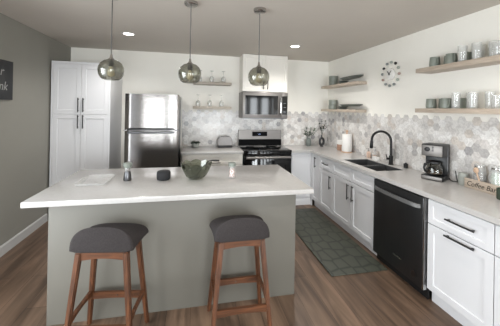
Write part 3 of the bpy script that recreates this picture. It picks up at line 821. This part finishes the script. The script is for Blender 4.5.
part('pot', MB().lathe([(0, 0), (.05, 0), (.062, .015), (.064, .06), (.058, .075), (.052, .075), (.055, .058), (0, .056)], (sxx, syy, ZC), 28), 'pot', t)
lf = MB()
for k in range(26):
    a = k*2.4; r0 = .010+.0016*k; e = .062 - .0012*k
    d_ = Vector((math.cos(a), math.sin(a), .9-.028*k)).normalized(); p0 = Vector((sxx, syy, ZC+.06)) + Vector((math.cos(a), math.sin(a), 0))*r0*.5
    lf.tube([p0, p0+d_*.032, p0+d_*.07], .01, 6, [.008, .014, .001])
part('leaves', lf, 'leafd', t)

# back wall shelves with inverted wine glasses
def wine_glass(x, y, z, label):
    t = thing('wine_glass', label, 'glass', (x, y, z), 'upside-down wine glasses on the back wall shelves')
    part('bowl', MB().lathe([(.031, 0), (.038, .03), (.040, .055), (.032, .085), (.012, .105), (.004, .112), (.004, .110), (.010, .102), (.030, .083), (.038, .055), (.036, .03), (.0295, .0)], (x, y, z), 24), 'clear', t)
    part('stem', MB().lathe([(.0038, .1125), (.0032, .15), (.0045, .188)], (x, y, z), 12), 'clear', t)
    part('foot', MB().lathe([(.0045, .1885), (.034, .1945), (.035, .197), (0, .1985)], (x, y, z), 28), 'clear', t)
for zt_, nm, k in ((2.03, 'upper', 0), (1.615, 'lower', 1)):
    single('wall_shelf', MB().box(-.02, .628, YB-.25, YB-.001, zt_-.042, zt_, .002), 'shelf_x', 'pale oak floating shelf on the back wall, %s one left of the microwave' % nm, 'shelf', (.3, YB-.12, zt_-.042), 'wall shelves left of the microwave')
    for x, pos in ((.09, 'left'), (.29, 'middle'), (.49, 'right')):
        wine_glass(x if k == 0 else x-.025, YB-.16, zt_+.0005, 'upside-down clear wine glass, %s one of three on the %s back wall shelf' % (pos, nm))

# corner shelves on the right wall with plates and cups
def cup_bm(x, y, z, r=.04, h=.085):
    return MB().lathe([(0, 0), (r*.85, 0), (r*.97, .008), (r, h*.5), (r*.97, h), (r*.90, h), (r*.92, h*.5), (r*.88, .014), (0, .01)], (x, y, z), 28)
for zt_, nm in ((2.035, 'upper'), (1.607, 'lower')):
    single('wall_shelf', MB().box(XR-.185, XR-.001, 3.61, YB-.09, zt_-.042, zt_, .002), 'shelf_y', 'pale oak shelf in the right wall corner holding green dishes, the %s one' % nm, 'shelf', (XR-.1, 4.2, zt_-.042), 'corner wall shelves')
    single('bowl', MB().lathe([(0, 0), (.068, 0), (.074, .006), (.076, .075), (.072, .075), (.068, .010), (0, .008)], (XR-.098, 4.44, zt_+.0005), 32), 'mug', 'sage green bowl under the top of its stack on the %s corner shelf' % nm, 'bowl', (XR-.098, 4.44, zt_), 'stacked sage bowls')
    single('bowl', MB().lathe([(0, .055), (.068, .055), (.074, .062), (.077, .145), (.073, .145), (.068, .066), (0, .063)], (XR-.098, 4.44, zt_+.0225), 32), 'mug', 'sage green bowl topping its stack on the %s corner shelf' % nm, 'bowl', (XR-.098, 4.44, zt_), 'stacked sage bowls')
    def plate(y, z, r, tilt, label):
        rot = Matrix.Rotation(tilt, 4, 'X')
        single('plate', MB().lathe([(0, 0), (r*.6, 0), (r*.72, .006), (r, .020), (r, .024), (r*.70, .011), (0, .007)], (XR-.102, y, z), 36, rot=rot), 'plate', label, 'plate', (XR-.102, y, z), 'slate green plates on the corner shelves')
    plate(4.10, zt_+.0005, .082, 0, 'large slate green plate lying lowest beside the bowls on the %s corner shelf' % nm)
    plate(4.09, zt_+.025, .082, 0, 'slate green plate lying second in the stack beside the bowls on the %s corner shelf' % nm)
    zq = zt_ + (.062 if nm == 'upper' else .050)
    single('platter', MB().lathe([(0, 0), (.6, 0), (.75, 0), (1, .024), (1, .034), (.72, .012), (0, .010)], (XR-.102, 3.875, zq), 36, sx=.08, sy=.305),
           'plate', 'long slate green platter topping the stack on the %s corner shelf' % nm, 'platter', (XR-.102, 3.92, zq), 'slate green plates on the corner shelves')

# near right shelves with mugs and tumblers
SX = XR-.203
mug0 = None
def mug(x, y, z, label, rz):
    global mug0
    if mug0 is None:
        mug0 = thing('mug', label, 'mug', (0, 0, 0), 'sage stoneware mugs on the near right shelves')
        lpart('body', MB().lathe([(0, 0), (.040, 0), (.047, .006), (.049, .03), (.044, .10), (.041, .10), (.045, .03), (.040, .012), (0, .01)], (0, 0, 0), 28), 'mug', mug0)
        lpart('handle', MB().tube([(.045, 0, .082), (.062, 0, .083), (.070, 0, .06), (.064, 0, .03), (.047, 0, .026)], .006, 10), 'mug', mug0)
        mug0.location = (x, y, z); mug0.rotation_euler = (0, 0, rz); return mug0
    return copy_tree(mug0, (x, y, z), label, rz)
TG = {}
def tumbler(x, y, z, h, r, label):
    key = (h, r)
    if key not in TG:
        mb = MB()
        mb.lathe([(0, 0), (r*.86, 0), (r*.9, .004), (r, h), (r-.003, h), (r*.86, .014), (0, .012)], (0, 0, 0), 28)
        o = finish('tumbler', mb, 'clear', Vector()); tag(o, label, 'glass', 'clear tumblers on the near right shelves'); TG[key] = o
    else:
        o = TG[key].copy(); COL.objects.link(o); o['label'] = label
    o.location = (x, y, z)
    return o
for zt_, nm in ((2.055, 'upper'), (1.628, 'lower')):
    single('wall_shelf', MB().box(SX, XR-.001, 1.25, 2.49, zt_-.045, zt_, .002), 'shelf_y', 'pale oak shelf at the right edge holding mugs and tumblers, the %s one' % nm, 'shelf', (XR-.1, 1.9, zt_-.045), 'near right wall shelves')
ordw = ['first', 'second', 'third', 'fourth', 'fifth', 'sixth', 'seventh']
zt_ = 2.0555
for i, (y, x, rz) in enumerate(((2.325, 2.425, -2.0), (2.22, 2.49, 1.0), (2.14, 2.42, -2.0), (2.06, 2.495, 1.2))):
    mug(x, y, zt_, 'sage green mug, %s from the left end of the upper near shelf' % ordw[i], rz)
for i, (y, x, h, r) in enumerate(((2.00, 2.385, .145, .036), (1.925, 2.49, .145, .036), (1.885, 2.40, .145, .036), (1.80, 2.47, .145, .036), (1.715, 2.40, .11, .038), (1.63, 2.46, .145, .036), (1.55, 2.40, .145, .036))):
    tumbler(x, y, zt_, h, r, 'clear glass tumbler, %s from the mugs on the upper near shelf' % ordw[i])
zt_ = 1.6285
for i, (y, x, rz) in enumerate(((2.36, 2.425, -2.0), (2.27, 2.49, 1.0), (2.185, 2.42, -2.0), (2.10, 2.495, 1.2))):
    mug(x, y, zt_, 'sage green mug, %s from the left end of the lower near shelf' % ordw[i], rz)
for i, (y, x, h, r) in enumerate(((2.06, 2.39, .145, .036), (1.985, 2.47, .145, .036), (1.91, 2.40, .145, .036), (1.83, 2.48, .145, .036), (1.735, 2.42, .11, .038), (1.64, 2.42, .11, .038), (1.55, 2.44, .145, .036))):
    tumbler(x, y, zt_, h, r, 'clear glass tumbler, %s from the mugs on the lower near shelf' % ordw[i])

# ball clock
ccy, ccz = 3.095, 2.083
t = thing('wall_clock', 'atomic-style ball clock with coloured balls on the right wall', 'clock', (XR, ccy, ccz))
part('hub', MB().lathe([(0, 0), (.072, 0), (.076, -.012), (.07, -.026), (.03, -.036), (0, -.037)], (XR-.001, ccy, ccz), 36, 'X'), 'clockface', t)
mats = ['ball_s', 'ball_k', 'ball_s', 'ball_r', 'ball_s', 'ball_g', 'ball_g', 'ball_g', 'ball_r', 'ball_g', 'ball_k', 'ball_g']
for k in range(12):
    a = 2*PI*k/12 + .08; dy, dz = -math.sin(a), math.cos(a)
    sp = part('spoke', MB().tube([(XR-.018, ccy+dy*.05, ccz+dz*.05), (XR-.018, ccy+dy*.145, ccz+dz*.145)], .0028, 8), 'clockface', t)
    part('ball', MB().ball((XR-.020, ccy+dy*.155, ccz+dz*.155), .0185), mats[k], sp, {'ball_s': 'sage ball', 'ball_k': 'black ball', 'ball_r': 'rose ball', 'ball_g': 'grey ball'}[mats[k]])
def hand(a, l_, w):
    dy, dz = -math.sin(a), math.cos(a)
    q = Vector((0, dy, dz)); n_ = Vector((0, -dz, dy)); c_ = Vector((XR-.043, ccy, ccz))
    return MB().poly([c_-q*.02+n_*w, c_-q*.02-n_*w, c_+q*l_-n_*w*.6, c_+q*l_+n_*w*.6], (.003, 0, 0))
part('hour_hand', hand(-.75, .05, .008), 'black', t)
part('minute_hand', hand(.8, .055, .006), 'black', t)

# chalkboard-style picture on left wall
yy0, yy1, zz0, zz1 = 2.72, 3.385, 1.64, 2.052
t = thing('picture', 'dark chalkboard-style sign with white script and bottle on the left wall', 'picture', (XL, 3.05, zz0))
part('panel', MB().box(XL+.0005, XL+.022, yy0, yy1, zz0, zz1, .002), 'chalk', t)
Mw = lambda y, z: Matrix.Translation((XL+.0225, y, z)) @ Matrix(((0, 0, 1, 0), (1, 0, 0, 0), (0, 1, 0, 0), (0, 0, 0, 1)))
tx = text_mesh('drink', .13, .0006, .25); tx.bm.transform(Mw(yy1-.365, zz0+.10))
part('lettering', tx, 'chalkw', t, 'white script at the bottom')
tx = text_mesh('r', .13, .0006, .25); tx.bm.transform(Mw(yy1-.205, zz1-.16))
part('lettering', tx, 'chalkw', t, 'white script at the top')
by = yy1-.165
part('bottle_motif', MB().poly([(XL+.0222, by-.038, zz0+.08), (XL+.0222, by+.038, zz0+.08), (XL+.0222, by+.038, zz0+.21), (XL+.0222, by+.014, zz0+.27), (XL+.0222, by+.012, zz0+.36), (XL+.0222, by-.012, zz0+.36), (XL+.0222, by-.014, zz0+.27), (XL+.0222, by-.038, zz0+.21)], (.0004, 0, 0)), 'black', t, 'black bottle silhouette')

# ------------------------------------------------------------------ ISLAND
IX0, IX1, IY0, IY1 = -1.154, 1.008, 2.117, 3.121
t = thing('kitchen_island', 'kitchen island with pale quartz top and sage grey panelled base', 'kitchen island', (-.07, 2.6, 0))
part('base', MB().box(-1.014, .875, 2.185, 3.06, 0, .879, .002), 'island', t, 'sage grey panelled base')
part('top', MB().box(IX0, IX1, IY0, IY1, .88, .92, .003), 'quartz', t, 'pale quartz top')
ZI = .92
# bowl of green glass with a leafy rim
bx, by = .03, 2.60
t = thing('salad_bowl', 'faceted green glass bowl with scalloped leaf rim on the island', 'bowl', (bx, by, ZI))
b = bmesh.new(); seg = 32
def ringv(r, z, amp=0., ph=0., n=8):
    return [b.verts.new((bx + r*(1+.05*(1 if k % 4 == 0 else 0)*(amp > 0))*math.cos(2*PI*k/seg), by + r*math.sin(2*PI*k/seg), ZI + z + amp*abs(math.cos(n*PI*k/seg+ph)))) for k in range(seg)]
prof = [(.06, .0), (.085, .02), (.112, .06), (.130, .10), (.142, .132)]
out = [ringv(r, z, .022 if i == len(prof)-1 else (.008 if i == len(prof)-2 else 0)) for i, (r, z) in enumerate(prof)]
inn = [ringv(r-.005, z+.006, .020 if i == len(prof)-1 else (.008 if i == len(prof)-2 else 0)) for i, (r, z) in enumerate(prof)]
for A, B in list(zip(out, out[1:])) + [(out[-1], inn[-1])] + list(zip(inn[::-1], inn[::-1][1:])):
    for k in range(seg):
        j = (k+1) % seg; b.faces.new((A[k], A[j], B[j], B[k]))
b.faces.new(out[0][::-1]); b.faces.new(inn[0])
bmesh.ops.recalc_face_normals(b, faces=b.faces[:])
mb = MB(); mb._add(b)
part('body', mb, 'greenglass', t, angle=8)
lf = MB()
for k in range(9):
    a = 2*PI*k/9
    for s_ in (-1, 1):
        pp = []
        for q in range(6):
            f = q/5; rr = .088+.052*f; aa = a + s_*.34*math.sin(PI*f)*.8
            pp.append((bx+(rr+.004)*math.cos(aa), by+(rr+.004)*math.sin(aa), ZI+.025+.105*f))
        lf.tube(pp, .0016, 5)
part('leaf_relief', lf, 'greenglass', t, 'raised leaf ribs')
single('spoon', MB().tube([(bx+.01, by, ZI+.03), (bx+.05, by-.01, ZI+.09), (bx+.115, by-.03, ZI+.168), (bx+.15, by-.036, ZI+.175), (bx+.215, by-.045, ZI+.172)], .006, 8, [.005, .005, .006, .007, .009]).ball((bx+.0, by+.004, ZI+.028), .022, (1, .7, .4)), 'blackm',
       'dark serving spoon sticking out of the green glass bowl', 'spoon', (bx, by, ZI+.01))
# pink salt shaker
sx_, sy_ = .372, 2.585
t = thing('salt_shaker', 'glass grinder of pink salt with grey lid on the island', 'salt shaker', (sx_, sy_, ZI))
part('body', MB().lathe([(0, 0), (.036, 0), (.038, .006), (.034, .05), (.027, .085), (.030, .11), (.027, .11), (.024, .085), (.031, .05), (.035, .01), (0, .008)], (sx_, sy_, ZI), 28), 'clear', t)
part('salt', MB().lathe([(0, .0085), (.0335, .0105), (.030, .05), (.023, .085), (0, .085)], (sx_, sy_, ZI), 24), 'salt', t, 'pink salt')
part('lid', MB().lathe([(.031, .1105), (.034, .114), (.036, .142), (.03, .147), (0, .148)], (sx_, sy_, ZI), 28), 'lidg', t)
# pepper mill
mx_, my_ = -.583, 2.62
t = thing('pepper_mill', 'dark pepper grinder with grey-green top on the island', 'pepper mill', (mx_, my_, ZI))
part('body', MB().lathe([(0, 0), (.034, 0), (.036, .008), (.031, .055), (.024, .085), (0, .085)], (mx_, my_, ZI), 28), 'steel_d', t)
part('collar', MB().lathe([(.0245, .0855), (.027, .092), (.027, .112), (.0, .112)], (mx_, my_, ZI), 28), 'chrome', t)
part('top', MB().lathe([(.029, .1125), (.034, .12), (.038, .15), (.033, .158), (0, .16)], (mx_, my_, ZI), 28), 'lidg', t)
# smart speaker
single('smart_speaker', MB().lathe([(0, 0), (.05, 0), (.058, .006), (.062, .018), (.062, .064), (.058, .076), (.05, .081), (0, .081)], (-.265, 2.60, ZI), 40), 'puck',
       'small black puck-shaped speaker on the island', 'speaker', (-.265, 2.60, ZI), angle=50)
# clear tray
t = thing('serving_tray', 'clear shallow acrylic tray with upturned handles on the island', 'tray', (-.84, 2.62, ZI))
a0, a1, b0, b1 = -.955, -.72, 2.455, 2.775
part('bottom', MB().box(a0+.012, a1-.012, b0+.012, b1-.012, ZI+.004, ZI+.008), 'acrylic', t)
rim = MB()
def quad(p, q, up): rim.poly([p, q, Vector(q)+Vector(up), Vector(p)+Vector(up)], (Vector(q)-Vector(p)).cross(Vector(up)).normalized()*.004)
quad((a0+.012, b0+.012, ZI+.006), (a1-.012, b0+.012, ZI+.006), (0, -.014, .018))
quad((a1-.012, b0+.012, ZI+.006), (a1-.012, b1-.012, ZI+.006), (.014, 0, .018))
quad((a1-.012, b1-.012, ZI+.006), (a0+.012, b1-.012, ZI+.006), (0, .014, .018))
quad((a0+.012, b1-.012, ZI+.006), (a0+.012, b0+.012, ZI+.006), (-.014, 0, .018))
part('rim', rim, 'acrylic', t)
for xx in (a0+.0, a1-.0):
    part('handle', MB().tube([(xx, (b0+b1)/2-.05, ZI+.019), (xx, (b0+b1)/2-.03, ZI+.030), (xx, (b0+b1)/2+.03, ZI+.030), (xx, (b0+b1)/2+.05, ZI+.019)], .004, 8), 'acrylic', t)

# ------------------------------------------------------------------ STOOLS (own coordinates, near end at -y)
def make_stool(label):
    t = thing('bar_stool', label, 'stool', (0, 0, 0), 'walnut bar stools with charcoal saddle seats')
    # seat
    L = .27; y0 = -.135; zb = .668
    b = bmesh.new(); rings = []; na = 22
    def ring(v, shrink):
        e = abs(2*v-1)
        w = (.196 + (.022*v)) * (1-.04*(1-e*e)) - shrink
        pk = (.170*(1-v) + .083*v) - .022*(1-e**2)*1.0 - shrink
        yy = y0 + L*v
        r_ = []
        for k in range(na+1):
            a = PI - PI*k/na
            ca, sa = math.cos(a), math.sin(a)
            x = w*math.copysign(abs(ca)**.70, ca); z = zb + shrink*.6 + .012 + (pk-.012)*abs(sa)**.80
            r_.append(b.verts.new((x, yy - .025*(1-v)*0, z)))
        for k in range(1, 8):
            x = w*(1-2*k/8)
            r_.append(b.verts.new((x, yy, zb + shrink*.6)))
        return r_
    vs = [(.0, .022), (.012, .008), (.04, .0)] + [(.04+.92*k/10, 0) for k in range(1, 11)] + [(.988, .008), (1., .022)]
    rings = [ring(*q) for q in vs]
    n = len(rings[0])
    for A, B in zip(rings, rings[1:]):
        for k in range(n):
            j = (k+1) % n; b.faces.new((A[k], A[j], B[j], B[k]))
    b.faces.new(rings[0][::-1]); b.faces.new(rings[-1])
    bmesh.ops.recalc_face_normals(b, faces=b.faces[:])
    mb = MB(); mb._add(b)
    lpart('seat', mb, 'fabric', t, 'charcoal upholstered saddle seat', angle=50)
    # legs
    def legpos(sx, sy, z):
        f = 1 - z/.667
        return Vector((sx*(.145 + .062*f), (-.105 if sy < 0 else .105) + sy*.055*f, z))
    for sx in (-1, 1):
        for sy in (-1, 1):
            lpart('leg', MB().beam(legpos(sx, sy, 0), legpos(sx, sy, .667), .028, .030, .036, .040, .006), 'walnut', t)
    def rail(a, b_, h, d, arch=0.):
        a, b_ = Vector(a), Vector(b_); n_ = 8; up = []; lo = []
        for k in range(n_+1):
            p = a.lerp(b_, k/n_); s_ = math.sin(PI*k/n_)
            up.append(p + Vector((0, 0, h/2))); lo.append(p + Vector((0, 0, -h/2 + arch*s_)))
        side = (b_-a).cross(Vector((0, 0, 1))).normalized()*d
        return MB().poly([q - side/2 for q in up + lo[::-1]], side)
    ins = .012
    def rp(sx, sy, z, dx=0, dy=0):
        p = legpos(sx, sy, z); return Vector((p.x - sx*dx, p.y - sy*dy, z))
    lpart('apron', rail(rp(-1, -1, .640, .017), rp(1, -1, .640, .017), .05, .02, .012), 'walnut_x', t)
    lpart('apron', rail(rp(-1, 1, .640, .017), rp(1, 1, .640, .017), .05, .02, .012), 'walnut_x', t)
    lpart('stretcher', rail(rp(-1, -1, .198, .014), rp(1, -1, .198, .014), .048, .02, .010), 'walnut_x', t, 'front foot rail')
    s_ = lpart('stretcher', rail(rp(-1, 1, .222, .014), rp(1, 1, .222, .014), .048, .02, .008), 'walnut_x', t, 'rear rail')
    lpart('screw_cap', MB().lathe([(0, 0), (.005, 0), (.005, -.003), (0, -.003)], (0, legpos(1, 1, .222).y-.011, .226), 12, 'Y'), 'nickel', s_)
    for sx in (-1, 1):
        lpart('side_rail', rail(rp(sx, -1, .24, 0, .014), rp(sx, 1, .245, 0, .014), .042, .018, .016), 'walnut', t)
    return t
st = make_stool('charcoal saddle-seat walnut bar stool at the left end of the island, turned slightly')
st.location = (-.538, 1.965, 0); st.rotation_euler = (0, 0, -math.radians(8))
copy_tree(st, (.348, 1.965, 0), 'charcoal saddle-seat walnut bar stool near the right end of the island, squarely placed', 0.0)

# ------------------------------------------------------------------ RUG
single('kitchen_mat', MB().box(1.315, 1.925, 2.345, 4.02, .0003, .012, .004), 'rug', 'dark green scallop-patterned mat on the floor along the sink cabinets', 'rug', (1.62, 3.2, 0))

# ------------------------------------------------------------------ PENDANTS AND CEILING LIGHTS
def make_pendant(label):
    t = thing('pendant_light', label, 'pendant light', (0, 0, 0), 'smoked glass pendants over the island')
    # own coordinates: z = 0 at the ceiling
    zc = -(H-1.895)
    lpart('canopy', MB().lathe([(0, 0), (.058, 0), (.060, -.004), (.060, -.022), (.052, -.030), (.012, -.032), (0, -.032)], (0, 0, 0), 32), 'nickel', t)
    lpart('cord', MB().tube([(0, 0, -.03), (0, 0, zc+.115)], .0042, 10), 'cord', t)
    lpart('cap', MB().lathe([(.006, zc+.135), (.009, zc+.125), (.012, zc+.105), (.022, zc+.092), (.03, zc+.086), (0, zc+.086)], (0, 0, 0), 24), 'nickel', t)
    lpart('socket', MB().lathe([(0, zc+.0855), (.021, zc+.0855), (.021, zc+.035), (.016, zc+.03), (0, zc+.03)], (0, 0, 0), 24), 'black', t)
    o_ = [(.030, zc+.0855), (.055, zc+.078), (.082, zc+.055), (.098, zc+.022), (.101, zc-.005), (.095, zc-.040), (.080, zc-.068), (.060, zc-.082), (.045, zc-.084)]
    i_ = [(r-.0025, z) for r, z in o_[::-1]]
    lpart('glass_shade', MB().lathe(o_ + i_ + [o_[0]], (0, 0, 0), 48), 'smoke', t, 'smoky grey-green glass globe, open below', angle=60)
    lpart('bulb', MB().lathe([(0, zc+.0295), (.013, zc+.0295), (.016, zc+.015), (.028, zc-.012), (.030, zc-.03), (.022, zc-.05), (0, zc-.06)], (0, 0, 0), 24), 'amber', t, angle=60)
    return t
p0 = make_pendant('smoked glass globe pendant above the pepper mill, first from the left wall')
p0.location = (-.685, 2.43, H)
copy_tree(p0, (-.042, 2.44, H), 'smoked glass globe pendant above the green bowl, middle one of the three')
copy_tree(p0, (.588, 2.445, H), 'smoked glass globe pendant in front of the wall cabinet over the microwave')
def downlight(x, y, label, power=42):
    t = thing('recessed_light', label, 'ceiling light', (x, y, H), 'recessed ceiling lights')
    part('trim_ring', MB().lathe([(.062, -.001), (.085, -.001), (.085, -.005), (.066, -.009), (.062, -.007), (.062, -.001)], (x, y, H), 36), 'base', t)
    part('lens', MB().lathe([(0, -.002), (.061, -.002), (.061, -.006), (0, -.006)], (x, y, H), 36), 'led', t)
    l = bpy.data.lights.new('recessed_lamp', 'SPOT'); l.energy = power; l.spot_size = math.radians(150); l.spot_blend = .8; l.shadow_soft_size = .06; l.color = (1, .98, .95)
    o = bpy.data.objects.new('recessed_lamp', l); COL.objects.link(o); o.parent = t; o.location = (0, 0, -.03)
downlight(-.841, 3.69, 'round recessed ceiling light in front of the pantry and refrigerator', 36)
downlight(1.445, 3.745, 'round recessed ceiling light near the small wall cabinet')
downlight(-.84, 1.2, 'round recessed ceiling light over the near left floor, unseen, added', 2)  # presumed lamp, never in view, added for its light
downlight(1.445, 1.2, 'round recessed ceiling light over the near right counter, unseen, added', 30)  # presumed lamp, never in view, added to light the right counter
